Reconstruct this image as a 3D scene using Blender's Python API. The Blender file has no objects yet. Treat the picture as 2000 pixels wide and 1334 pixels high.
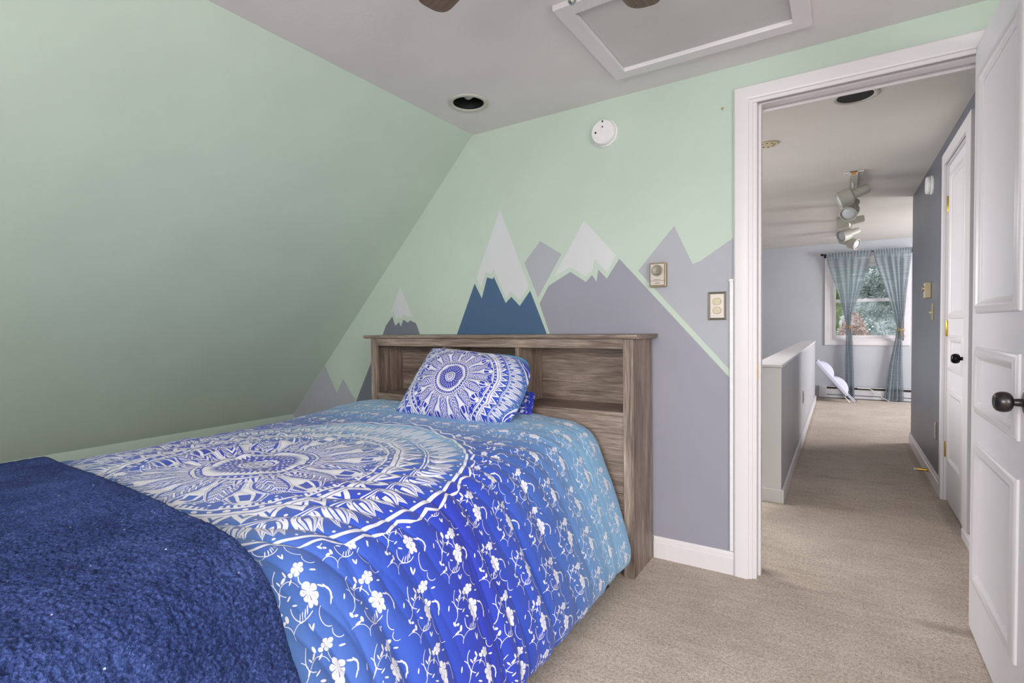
import bpy, math, random
import numpy as np
from mathutils import Vector, Matrix
random.seed(7)
rng = np.random.RandomState(11)
C = bpy.context.scene.collection
PI = math.pi

# ------------------------------------------------------------------ camera, world, lights, exposure
CAM_H = 1.1
def make_camera():
    yaw, pit, rol, f = 0.568034547, -0.0285870487, -0.012661138, 1007.7951
    fw = Vector((-math.sin(yaw)*math.cos(pit), math.cos(yaw)*math.cos(pit), math.sin(pit)))
    r = fw.cross(Vector((0, 0, 1))).normalized(); u = r.cross(fw)
    c, s = math.cos(rol), math.sin(rol)
    r2 = c*r + s*u; u2 = -s*r + c*u
    cam = bpy.data.cameras.new('camera'); cam.sensor_width = 36; cam.sensor_fit = 'HORIZONTAL'
    cam.lens = 36*f/2000; cam.clip_start = .02
    o = bpy.data.objects.new('camera', cam); C.objects.link(o)
    o.matrix_world = Matrix(((r2.x, u2.x, -fw.x, 0), (r2.y, u2.y, -fw.y, 0), (r2.z, u2.z, -fw.z, CAM_H), (0, 0, 0, 1)))
    bpy.context.scene.camera = o
make_camera()
vs = bpy.context.scene.view_settings
vs.view_transform = 'Standard'; vs.look = 'None'; vs.gamma = 1; vs.use_curve_mapping = False
vs.exposure = 0.55
W = bpy.data.worlds.new('world'); bpy.context.scene.world = W; W.use_nodes = True
wn = W.node_tree.nodes; wbg = wn['Background']
wbg.inputs['Color'].default_value = (.86, .93, 1, 1); wbg.inputs['Strength'].default_value = 1.5
def area(name, loc, rot, sx, sy, power, col=(1, 1, 1), spread=180):
    l = bpy.data.lights.new(name, 'AREA'); l.shape = 'RECTANGLE'; l.size = sx; l.size_y = sy
    l.energy = power; l.color = col; l.spread = math.radians(spread)
    o = bpy.data.objects.new(name, l); C.objects.link(o); o.location = loc; o.rotation_euler = rot
    return o
# daylight entering by the two bedroom windows behind the camera and by the side window of the far room
area('daylight_rear_window', (-.20, -1.50, 1.40), (math.radians(48), 0, 0), 1.5, 1.1, 54, (1, .965, .955))
area('daylight_side_window', (1.84, -.5, 1.40), (math.radians(48), 0, math.radians(90)), 1.3, 1.1, 42, (1, .965, .955))
area('daylight_far_side_window', (2.55, 7.3, 1.4), (math.radians(90), 0, math.radians(90)), 1.3, 1.2, 60, (.98, .98, 1))
area('added_hall_fill', (-1.72, 3.9, 1.5), (math.radians(42), 0, math.radians(-90)), 1.3, .95, 32, (1, .98, .96))  # unseen source added to brighten the near hall

# ------------------------------------------------------------------ node helpers
def lin(c):
    c = c/255
    return c/12.92 if c <= .04045 else ((c+.055)/1.055)**2.4
def rgb(r, g, b): return (lin(r), lin(g), lin(b), 1)
class X:                                   # tiny expression compiler: python maths -> Math nodes
    def __init__(s, nt, v): s.nt = nt; s.v = v
    def op(s, o, *a):
        n = s.nt.nodes.new('ShaderNodeMath'); n.operation = o
        for i, q in enumerate((s,)+a):
            q = q.v if isinstance(q, X) else q
            if isinstance(q, (int, float)): n.inputs[i].default_value = q
            else: s.nt.links.new(q, n.inputs[i])
        return X(s.nt, n.outputs[0])
    def __add__(s, o): return s.op('ADD', o)
    __radd__ = __add__
    def __mul__(s, o): return s.op('MULTIPLY', o)
    __rmul__ = __mul__
    def __sub__(s, o): return s.op('SUBTRACT', o)
    def __rsub__(s, o): return X(s.nt, float(o)).op('SUBTRACT', s)
    def __truediv__(s, o): return s.op('DIVIDE', o)
    def gt(s, o): return s.op('GREATER_THAN', o)
    def lt(s, o): return s.op('LESS_THAN', o)
    def near(s, o, w): return s.op('COMPARE', o, w)
    def abs(s): return s.op('ABSOLUTE')
    def fract(s): return s.op('FRACT')
    def floor(s): return s.op('FLOOR')
    def sin(s): return s.op('SINE')
    def pow(s, p): return s.op('POWER', p)
    def max(s, o): return s.op('MAXIMUM', o)
    def min(s, o): return s.op('MINIMUM', o)
    def clamp(s): return s.max(0.).min(1.)
    def over(s, col, mask): return s + mask*(col - s)
def new_mat(name):
    m = bpy.data.materials.new(name); m.use_nodes = True
    return m, m.node_tree, m.node_tree.nodes['Principled BSDF']
def node(nt, t, **k):
    n = nt.nodes.new(t)
    for a, b in k.items():
        if a.startswith('in_'): n.inputs[a[3:].replace('_', ' ')].default_value = b
        else: setattr(n, a, b)
    return n
def coords(nt, kind='Object', scale=(1, 1, 1), loc=(0, 0, 0)):
    tc = node(nt, 'ShaderNodeTexCoord'); mp = node(nt, 'ShaderNodeMapping')
    mp.inputs['Scale'].default_value = scale; mp.inputs['Location'].default_value = loc
    nt.links.new(tc.outputs[kind], mp.inputs[0]); return mp.outputs[0]
def noise(nt, vec, scale, detail=3, rough=.5, dist=0.):
    n = node(nt, 'ShaderNodeTexNoise'); n.inputs['Scale'].default_value = scale
    n.inputs['Detail'].default_value = detail; n.inputs['Roughness'].default_value = rough
    n.inputs['Distortion'].default_value = dist
    nt.links.new(vec, n.inputs['Vector']); return n
def ramp(nt, fac, stops):
    r = node(nt, 'ShaderNodeValToRGB'); e = r.color_ramp.elements
    while len(e) < len(stops): e.new(.5)
    for i, (p, c) in enumerate(stops): e[i].position = p; e[i].color = c
    nt.links.new(fac, r.inputs[0]); return r.outputs[0]
def bump(nt, b, h, strength, dist):
    n = node(nt, 'ShaderNodeBump'); n.inputs['Strength'].default_value = strength; n.inputs['Distance'].default_value = dist
    nt.links.new(h, n.inputs['Height']); nt.links.new(n.outputs[0], b.inputs['Normal']); return n
def mixc(nt, fac, a, b, mode='MIX'):
    n = node(nt, 'ShaderNodeMix', data_type='RGBA', blend_type=mode)
    for q, i in ((fac, 0), (a, 6), (b, 7)):
        if isinstance(q, (int, float, tuple)): n.inputs[i].default_value = q
        else: nt.links.new(q, n.inputs[i])
    return n.outputs[2]
def paint(name, col, rough=.55, tex=0.15, scale=90, var=.02, streak=None, spec=.4):
    m, nt, b = new_mat(name)
    v = coords(nt); n = noise(nt, v, 3.0, 4)
    c2 = tuple(x*(1-var*3) for x in col[:3])+(1,)
    nt.links.new(ramp(nt, n.outputs[0], [(.3, c2), (.7, col)]), b.inputs['Base Color'])
    b.inputs['Roughness'].default_value = rough; b.inputs['Specular IOR Level'].default_value = spec
    v2 = coords(nt, scale=streak) if streak else v
    n2 = noise(nt, v2, scale, 3, .6)
    bump(nt, b, n2.outputs[0], tex, .002)
    return m
def plain(name, col, rough=.5, metal=0., **k):
    m, nt, b = new_mat(name)
    v = coords(nt); n = noise(nt, v, 40, 3)
    c2 = tuple(x*.95 for x in col[:3])+(1,)
    nt.links.new(ramp(nt, n.outputs[0], [(.35, c2), (.65, col)]), b.inputs['Base Color'])
    b.inputs['Roughness'].default_value = rough; b.inputs['Metallic'].default_value = metal
    for a, q in k.items(): b.inputs[a.replace('_', ' ')].default_value = q
    return m

M = {}
M['mint'] = paint('mint_wall_paint', rgb(191, 206, 193), .5)
M['ceil'] = paint('ceiling_paint', rgb(228, 223, 224), .7, .3, 60)
M['hallceil'] = paint('hall_ceiling_paint', rgb(218, 213, 208), .7, .2, 60)
M['white'] = paint('white_trim_paint', rgb(224, 219, 222), .35, .06, 60, .01)
M['door'] = paint('door_paint', rgb(230, 227, 232), .4, .55, 55, .01, streak=(12, 12, 1))
M['panel'] = paint('hatch_panel_paint', rgb(206, 203, 203), .7, .4, 40, .03)
M['hallwall'] = paint('hall_far_wall_paint', rgb(192, 194, 201), .55)
M['hallblue'] = paint('hall_slate_paint', rgb(106, 109, 118), .42, .2, 30, .05, streak=(1, 1, .25))
M['halfwall'] = paint('half_wall_paint', rgb(184, 184, 188), .45)
M['mtn_big'] = paint('mountain_grey_violet_paint', rgb(152, 151, 164), .5)
M['mtn_light'] = paint('mountain_light_grey_paint', rgb(172, 173, 182), .5)
M['mtn_dark'] = paint('mountain_slate_paint', rgb(118, 121, 133), .5)
M['mtn_blue'] = paint('mountain_blue_paint', rgb(74, 101, 134), .5)
M['snow'] = paint('snow_white_paint', rgb(210, 210, 214), .5)
M['brass'] = plain('polished_brass', rgb(200, 165, 70), .25, 1.)
M['abrass'] = plain('satin_brass', rgb(172, 158, 124), .35, .6)
M['beige'] = plain('beige_plate', rgb(200, 190, 182), .4, .2)
M['pewter'] = plain('brushed_pewter', rgb(150, 144, 132), .35, .7)
M['ivory'] = plain('ivory_plastic', rgb(206, 194, 160), .4)
M['black'] = plain('black_metal', rgb(30, 29, 30), .3, .8)
M['orb'] = plain('oil_rubbed_bronze', rgb(70, 66, 66), .32, .9)
M['chrome'] = plain('chrome_metal', rgb(190, 190, 195), .2, 1.)
M['plastic'] = plain('white_plastic', rgb(232, 230, 232), .4)
M['darkbrown'] = plain('dark_ink', rgb(70, 52, 44), .6)
M['can'] = plain('black_can_liner', rgb(14, 14, 14), .7)
M['canring'] = plain('off_white_ring', rgb(198, 196, 186), .5)
M['bulb'] = plain('frosted_bulb_glass', rgb(190, 192, 196), .3)
M['lamp'] = plain('grey_white_lamp_enamel', rgb(186, 184, 174), .45)
M['label'] = plain('orange_label', rgb(196, 128, 60), .6)
M['heater'] = plain('heater_enamel', rgb(206, 206, 210), .45)
M['slot'] = plain('heater_slot_dark', rgb(60, 52, 44), .8)
M['jute'] = plain('jute_twine', rgb(180, 148, 100), .9)
M['lav'] = plain('lavender_white_cloth', rgb(208, 208, 226), .8)
M['mattress'] = plain('mattress_ticking', rgb(210, 210, 214), .9)
M['bark'] = plain('tree_bark', rgb(90, 76, 66), .9)

def wood(name, c0, c1, c2, c3, axis):
    m, nt, b = new_mat(name)
    s = {'x': (.7, 14, 14), 'y': (14, .7, 14), 'z': (14, 14, .7)}[axis]
    v = coords(nt, scale=s); n = noise(nt, v, 3.2, 8, .68, .7)
    s2 = tuple(q*5 for q in s); v2 = coords(nt, scale=s2); n2 = noise(nt, v2, 3., 5, .6)
    s3 = {'x': (1, 4, 4), 'y': (4, 1, 4), 'z': (4, 4, 1)}[axis]
    v3 = coords(nt, scale=s3); n3 = noise(nt, v3, 2.2, 3, .5, .8)
    k = X(nt, n.outputs[0])*.40 + X(nt, n2.outputs[0])*.35 + X(nt, n3.outputs[0])*.25
    nt.links.new(ramp(nt, k.v, [(.36, c0), (.46, c1), (.54, c2), (.64, c3)]), b.inputs['Base Color'])
    b.inputs['Roughness'].default_value = .5
    bump(nt, b, k.v, .35, .003)
    return m
wc = (rgb(76, 63, 56), rgb(118, 102, 92), rgb(146, 129, 117), rgb(184, 167, 153))
for a in 'xyz': M['wood_'+a] = wood('grey_brown_wood_'+a, *wc, a)
bc = (rgb(66, 52, 46), rgb(98, 80, 70), rgb(118, 98, 86), rgb(140, 120, 106))
M['blade'] = wood('dark_walnut_blade', *bc, 'x')

def carpet():
    m, nt, b = new_mat('beige_cut_pile_carpet')
    v = coords(nt)
    fine = noise(nt, v, 300, 2, .75); mid = noise(nt, v, 95, 4, .7); low = noise(nt, v, 2.3, 4, .6)
    vs_ = coords(nt, scale=(2.4, 9, 1)); st = noise(nt, vs_, 3.2, 4, .65, .5)
    k = X(nt, fine.outputs[0])*.55 + X(nt, mid.outputs[0])*.45
    col = ramp(nt, k.v, [(.36, rgb(140, 120, 104)), (.46, rgb(214, 194, 177)), (.54, rgb(242, 225, 210)), (.63, rgb(255, 250, 240))])
    dirt = ramp(nt, (X(nt, low.outputs[0])*.5+X(nt, st.outputs[0])*.5).v, [(.38, (.80, .77, .74, 1)), (.58, (1, 1, 1, 1))])
    col = mixc(nt, 1., col, dirt, 'MULTIPLY')
    # trodden-in stains, and darker strips along the hall walls, at their own places
    sep = node(nt, 'ShaderNodeSeparateXYZ'); nt.links.new(v, sep.inputs[0])
    x, y = X(nt, sep.outputs[0]), X(nt, sep.outputs[1])
    wob = X(nt, noise(nt, v, 7, 4, .6).outputs[0])
    tot = None
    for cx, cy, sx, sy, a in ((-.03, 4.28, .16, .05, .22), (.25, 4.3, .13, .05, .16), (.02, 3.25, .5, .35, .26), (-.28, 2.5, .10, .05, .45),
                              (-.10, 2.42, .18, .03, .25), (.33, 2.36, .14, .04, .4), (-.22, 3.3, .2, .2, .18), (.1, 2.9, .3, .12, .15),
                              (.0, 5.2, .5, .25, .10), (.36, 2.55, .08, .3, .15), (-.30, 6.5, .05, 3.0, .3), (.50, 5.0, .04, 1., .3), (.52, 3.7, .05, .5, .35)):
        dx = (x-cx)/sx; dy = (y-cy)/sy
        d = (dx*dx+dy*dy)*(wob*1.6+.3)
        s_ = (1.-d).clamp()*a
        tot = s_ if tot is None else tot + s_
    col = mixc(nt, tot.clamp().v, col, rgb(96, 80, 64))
    nt.links.new(col, b.inputs['Base Color'])
    b.inputs['Roughness'].default_value = .95; b.inputs['Specular IOR Level'].default_value = .15
    b.inputs['Sheen Weight'].default_value = .25
    bump(nt, b, k.v, 1., .016)
    return m
M['carpet'] = carpet()

# ------------------------------------------------------------------ printed cloth: mandala + vines
DEEP, BLUE, MID, LIGHT, INK = rgb(38, 52, 166), rgb(46, 76, 180), rgb(68, 102, 174), rgb(128, 174, 214), rgb(222, 219, 228)
def print_cloth(name, R=.70, flor=.138, warp=.014, wfreq=5.5, shift=.12, span=.95, deepen=0.):
    m, nt, b = new_mat(name)
    uv = node(nt, 'ShaderNodeUVMap', uv_map='print')
    nz = noise(nt, uv.outputs[0], wfreq, 2, .5)
    vm = node(nt, 'ShaderNodeVectorMath', operation='SUBTRACT'); nt.links.new(nz.outputs[1], vm.inputs[0]); vm.inputs[1].default_value = (.5, .5, .5)
    vm2 = node(nt, 'ShaderNodeVectorMath', operation='SCALE'); nt.links.new(vm.outputs[0], vm2.inputs[0]); vm2.inputs['Scale'].default_value = warp*4
    vm3 = node(nt, 'ShaderNodeVectorMath', operation='ADD'); nt.links.new(uv.outputs[0], vm3.inputs[0]); nt.links.new(vm2.outputs[0], vm3.inputs[1])
    sp = node(nt, 'ShaderNodeSeparateXYZ'); nt.links.new(vm3.outputs[0], sp.inputs[0])
    px, py = X(nt, sp.outputs[0]), X(nt, sp.outputs[1])
    r = (px*px + py*py).pow(.5)/R
    th = py.op('ARCTAN2', px)/(2*PI) + 1.5          # turns
    def ring(a, b_): return r.near((a+b_)/2, (b_-a)/2)
    def dots(N, r0, rad, off=0.):
        a = ((th*N+off).fract()-.5)*(2*PI*r0/N); d = r-r0
        return (a*a+d*d).lt(rad*rad)
    def petal(N, off, r0, r1, w, p=.75, q=1.):
        t = ((r-r0)/(r1-r0)).clamp()
        a = ((th*N+off).fract()-.5).abs()*2
        Wd = (t.pow(p)*PI).sin().max(.001).pow(q)*w
        h = a/Wd
        return t, a, h, h.lt(1.)*ring(r0, r1)
    # zero = coloured cloth, one = white print; layers painted from the outside in
    col = X(nt, 0.)*1.
    t, a, h, ins = petal(104, 0., .792, .932, .99, .5)
    lay = (h.near(.66, .20)+h.lt(.26)).clamp()
    col = col.over(lay, ins)
    t, a, h, ins = petal(52, .5, .792, .925, .80, .62)
    lay = (h.near(.88, .12)+h.near(.52, .13)*t.gt(.12)+h.lt(.2)*t.gt(.3)).clamp(); lay = lay.over(0., h.near(.52, .04)*((t*22).fract().lt(.5))*t.gt(.4))
    col = col.over(lay, ins)
    col = col.over(1., dots(104, .938, .005, .5))
    col = col.over(1., ring(.952, .966))
    saw = ((th*44).fract()-.5).abs()
    col = col.over(1., (r - saw*.05).near(.982, .006))
    col = col.over(1., ring(.770, .790)); col = col.over(0., ring(.776, .783))
    # zigzag band
    tri = ((th*52).fract()-.5).abs()*2
    t = (r-.675)/.09
    col = col.over(tri.gt(t), ring(.675, .765))
    col = col.over((tri-t).near(.62, .07)*0., ring(.675, .765)*(tri-t).near(.55, .12))
    col = col.over(1., dots(52, .748, .006, 0.)*tri.lt(t))
    col = col.over(1., ring(.632, .675)); col = col.over(0., ring(.655, .661))
    col = col.over(0., ring(.600, .632)); col = col.over(1., dots(76, .617, .010))
    col = col.over(1., ring(.588, .600))
    col = col.over(0., ring(.05, .588))
    col = col.over(1., (th*16).fract().near(.5, .42)*ring(.568, .588)*(th*176).fract().lt(.55))
    col = col.over(1., dots(64, .55, .006)*1.)
    # rear petals with eyes
    t, a, h, ins = petal(15, .5, .28, .580, 1.0, 1.0, .7)
    lay = (1.-h.near(.86, .06)); lay = lay*(1.-(h.near(.5, .13)*t.gt(.45)*t.lt(.9)))
    eye = h.lt(.22)*t.near(.72, .1); lay = lay.over(0., eye)
    lay = lay.over(0., h.near(.68, .05)*((t*26).fract().lt(.4)))
    col = col.over(lay, ins)
    # front petals with chevrons
    t, a, h, ins = petal(15, 0., .25, .530, .97, .66, .62)
    chev = ((t - a*.42)*7.5).fract()
    body = chev.lt(.34)
    tick = chev.near(.66, .2)*((a*15).fract().lt(.38))
    lay = body.max(tick)
    lay = lay.over(1., h.gt(.80)); lay = lay.over(0., h.near(.90, .025)*((t*24).fract().lt(.6)))
    lay = lay.over(0., h.near(.70, .08))
    core = h.lt(.3)*t.lt(.5); lay = lay.over(chev.gt(.5), core)
    col = col.over(lay, ins)
    # inner petals
    t, a, h, ins = petal(28, .0, .235, .33, .9, .8)
    col = col.over((h.gt(.7)+h.lt(.3)).clamp(), ins)
    # centre
    col = col.over(0., r.lt(.27))
    col = col.over(1., ring(.250, .264)); col = col.over(1., dots(44, .237, .0075)); col = col.over(1., ring(.198, .220))
    fr = ((th*52).fract()-.5).abs()*2
    col = col.over(1., fr.gt((.198-r)*28)*ring(.160, .198))
    col = col.over(1., dots(30, .150, .0065)); col = col.over(1., dots(24, .128, .007, .5)); col = col.over(1., dots(20, .106, .006))
    fl = ((th*16).fract()-.5).abs()*2
    col = col.over(1., (r+fl*.012).lt(.088)); col = col.over(0., ring(.060, .068)); col = col.over(0., dots(12, .048, .006))
    col = col.over(0., r.lt(.033)); col = col.over(1., r.lt(.024)); col = col.over(0., r.lt(.012))
    inside = r.lt(.952)
    outside = r.gt(1.005)
    # vines and blossoms, one motif per half-drop tile
    gx = py/flor; gy = px*-1./(flor*1.08) + 40.; gx = gx + 40.
    ix = gx.floor(); par = (ix*.5).fract()
    fx = gx.fract()-.5; fy = (gy + par).fract()-.5
    cmb = node(nt, 'ShaderNodeCombineXYZ'); nt.links.new(fx.v, cmb.inputs[0]); nt.links.new(fy.v, cmb.inputs[1])
    def mp(cx, cy, sx, sy, deg):
        q = node(nt, 'ShaderNodeMapping', vector_type='TEXTURE')
        q.inputs['Location'].default_value = (cx, cy, 0); q.inputs['Rotation'].default_value = (0, 0, math.radians(deg))
        q.inputs['Scale'].default_value = (sx, sy, 1); nt.links.new(cmb.outputs[0], q.inputs[0]); return q.outputs[0]
    def ln(v):
        q = node(nt, 'ShaderNodeVectorMath', operation='LENGTH'); nt.links.new(v, q.inputs[0]); return X(nt, q.outputs['Value'])
    dmin = None; slits = []
    def ell(cx, cy, sx, sy, deg):
        nonlocal dmin
        d = ln(mp(cx, cy, sx, sy, deg)); dmin = d if dmin is None else dmin.min(d)
    def flower(cx, cy, s, rot, skip=()):
        for k in range(5):
            if k in skip: continue
            a = math.radians(rot+72*k)
            L_ = (1.0, .86, .98, .98, .86)[k]
            ell(cx+math.cos(a)*s*.56*L_, cy+math.sin(a)*s*.56*L_, s*.52*L_, s*(.40+.05*(k in (2, 3))), rot+72*k)
        slits.append((cx, cy, s, rot))
    flower(.13, .03, .125, 90); ell(.10, -.115, .034, .062, -12); ell(.165, -.11, .034, .058, 16)
    flower(.14, .36, .09, 20); ell(.02, .345, .032, .042, 40)
    ell(-.07, .40, .022, .05, 12); ell(-.12, .33, .05, .022, 30); ell(-.02, .26, .014, .05, -50)
    ell(-.40, .02, .022, .045, 20); ell(-.34, -.02, .03, .02, -20); ell(-.29, -.11, .024, .045, -10); ell(-.36, -.14, .045, .02, 15)
    for i, (x_, y_, d_) in enumerate(((.30, .03, 60), (.36, .0, 35), (.395, -.05, 20), (.40, -.11, 5), (.38, -.17, -20))): ell(x_, y_, .012, .05, d_)
    for x_, y_, d_ in ((-.10, -.20, -40), (-.05, -.21, -30), (.0, -.20, -20), (.04, -.17, -12)): ell(x_, y_, .008, .055, d_)
    for x_, y_, d_ in ((.02, -.36, 10), (.055, -.38, -35), (-.26, .18, -30), (-.14, .10, -70), (-.20, .32, 30), (-.42, .30, -25), (.30, .25, 70), (-.10, -.02, 60)): ell(x_, y_, .013, .042, d_)
    white = dmin.lt(1.)
    for cx, cy, s_, rt in slits:
        qx = fx-cx; qy = fy-cy; rr = (qx*qx+qy*qy).pow(.5)
        an = ((qy.op('ARCTAN2', qx)/(2*PI)+2.-rt/360.)*5.).fract()
        white = white*(1.-an.near(.5, .06)*rr.lt(s_*.85))*(1.-(an-.5).abs().gt(.47)*rr.gt(s_*.18)*rr.lt(s_*.62))
    def arc(cx, cy, rx, ry, mid, half, w):
        v = mp(cx, cy, rx, ry, mid); l = ln(v)
        s_ = node(nt, 'ShaderNodeSeparateXYZ'); nt.links.new(v, s_.inputs[0])
        return l.near(1., w*.66)*X(nt, s_.outputs[0]).gt(math.cos(math.radians(half)))
    for a_ in ((-.02, -.09, .17, .17, 235, 80, .055), (-.10, .14, .15, .15, 75, 75, .05), (-.45, .22, .19, .19, -10, 62, .045), (-.08, .32, .20, .20, 185, 62, .045),
               (-.40, -.30, .14, .14, 60, 60, .05), (-.15, -.37, .13, .13, 120, 60, .05), (.30, -.32, .13, .16, 190, 70, .05), (.22, .20, .13, .13, 210, 60, .06), (.36, .44, .10, .10, 215, 70, .07)):
        white = white.max(arc(*a_))
    flo = white*outside
    total = (col*(1.-outside)).max(flo)
    # ombre ground
    tout = ((py-shift).abs()/span).clamp(); tin = (py.abs()/(R*.95)*.9 + (r-.2).max(0.)*.12).clamp()
    tt = tout.over(tin, inside)
    lown = X(nt, noise(nt, uv.outputs[0], 3., 2, .5).outputs[0])
    g = ramp(nt, (tt + (lown-.5)*.12 - deepen).v, [(.0, DEEP), (.25, BLUE), (.50, MID), (.86, LIGHT)])
    g = mixc(nt, total.clamp().v, g, INK)
    nt.links.new(g, b.inputs['Base Color'])
    b.inputs['Roughness'].default_value = .7; b.inputs['Specular IOR Level'].default_value = .3
    b.inputs['Sheen Weight'].default_value = .15
    weave = noise(nt, uv.outputs[0], 55, 4, .6)
    wr = noise(nt, uv.outputs[0], 9, 5, .62, .4)
    bump(nt, b, (X(nt, weave.outputs[0])*.25+X(nt, wr.outputs[0])).v, .35, .012)
    return m
M['duvet'] = print_cloth('mandala_print_cotton')
M['pillow'] = print_cloth('mandala_print_pillowcase', R=.385, flor=.085, warp=.006, wfreq=8., shift=0., span=.6, deepen=.42)
M['pillowback'] = plain('sky_blue_cotton', rgb(112, 180, 226), .75)

def sherpa():
    m, nt, b = new_mat('navy_sherpa_fleece')
    v = coords(nt)
    n = noise(nt, v, 190, 3, .6, .6); n2 = noise(nt, v, 9, 3, .5)
    k = X(nt, n.outputs[0])*.7+X(nt, n2.outputs[0])*.3
    col = ramp(nt, k.v, [(.36, rgb(24, 32, 62)), (.5, rgb(44, 58, 106)), (.62, rgb(70, 86, 140))])
    sp = node(nt, 'ShaderNodeTexVoronoi'); sp.inputs['Scale'].default_value = 34; nt.links.new(v, sp.inputs['Vector'])
    sp.inputs['Randomness'].default_value = 1
    lint = X(nt, sp.outputs['Distance']).lt(.055)
    col = mixc(nt, lint.v, col, rgb(190, 190, 200))
    nt.links.new(col, b.inputs['Base Color'])
    b.inputs['Roughness'].default_value = 1; b.inputs['Sheen Weight'].default_value = .2; b.inputs['Sheen Roughness'].default_value = .5
    b.inputs['Sheen Tint'].default_value = rgb(120, 140, 210); b.inputs['Specular IOR Level'].default_value = .1
    bump(nt, b, n.outputs[0], 1., .006)
    return m
M['sherpa'] = sherpa()

def sheer():
    m = bpy.data.materials.new('sheer_slub_curtain'); m.use_nodes = True; nt = m.node_tree; nt.nodes.clear()
    out = node(nt, 'ShaderNodeOutputMaterial')
    v = coords(nt, scale=(.5, .1, 60)); n = noise(nt, v, 1.6, 4, .7)
    col = ramp(nt, n.outputs[0], [(.34, rgb(122, 136, 146)), (.5, rgb(160, 171, 178)), (.64, rgb(196, 202, 206))])
    d = node(nt, 'ShaderNodeBsdfDiffuse'); t = node(nt, 'ShaderNodeBsdfTranslucent'); tr = node(nt, 'ShaderNodeBsdfTransparent')
    nt.links.new(col, d.inputs[0]); nt.links.new(col, t.inputs[0])
    a = node(nt, 'ShaderNodeMixShader'); a.inputs[0].default_value = .5; nt.links.new(d.outputs[0], a.inputs[1]); nt.links.new(t.outputs[0], a.inputs[2])
    c = node(nt, 'ShaderNodeMixShader'); fac = ramp(nt, n.outputs[0], [(.35, (.04, .04, .04, 1)), (.65, (.24, .24, .24, 1))])
    nt.links.new(fac, c.inputs[0]); nt.links.new(a.outputs[0], c.inputs[1]); nt.links.new(tr.outputs[0], c.inputs[2])
    nt.links.new(c.outputs[0], out.inputs[0]); return m
M['sheer'] = sheer()
def glass():
    m = bpy.data.materials.new('window_pane_glass'); m.use_nodes = True; nt = m.node_tree; nt.nodes.clear()
    out = node(nt, 'ShaderNodeOutputMaterial'); tr = node(nt, 'ShaderNodeBsdfTransparent'); g = node(nt, 'ShaderNodeBsdfGlossy')
    g.inputs['Roughness'].default_value = .03; fr = node(nt, 'ShaderNodeFresnel'); fr.inputs[0].default_value = 1.12; mx = node(nt, 'ShaderNodeMixShader')
    nt.links.new(fr.outputs[0], mx.inputs[0]); nt.links.new(tr.outputs[0], mx.inputs[1]); nt.links.new(g.outputs[0], mx.inputs[2])
    nt.links.new(mx.outputs[0], out.inputs[0]); return m
M['glass'] = glass()
def leafy(name, a, b_, c_):
    m, nt, b = new_mat(name); oi = coords(nt); n = noise(nt, oi, 2.5, 5, .7)
    nt.links.new(ramp(nt, n.outputs[0], [(.35, a), (.5, b_), (.65, c_)]), b.inputs['Base Color']); b.inputs['Roughness'].default_value = .7
    return m
M['spruce'] = leafy('blue_spruce_needles', rgb(84, 96, 88), rgb(160, 168, 164), rgb(232, 236, 236))  # palest tone puts highlights into the needle colour
M['green'] = leafy('green_leaves', rgb(74, 96, 52), rgb(128, 150, 84), rgb(186, 198, 130))
M['pink'] = leafy('rosy_leaves', rgb(140, 112, 108), rgb(186, 160, 152), rgb(214, 200, 190))
M['grass'] = leafy('lawn_grass', rgb(70, 90, 50), rgb(96, 116, 66), rgb(120, 136, 86))

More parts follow.
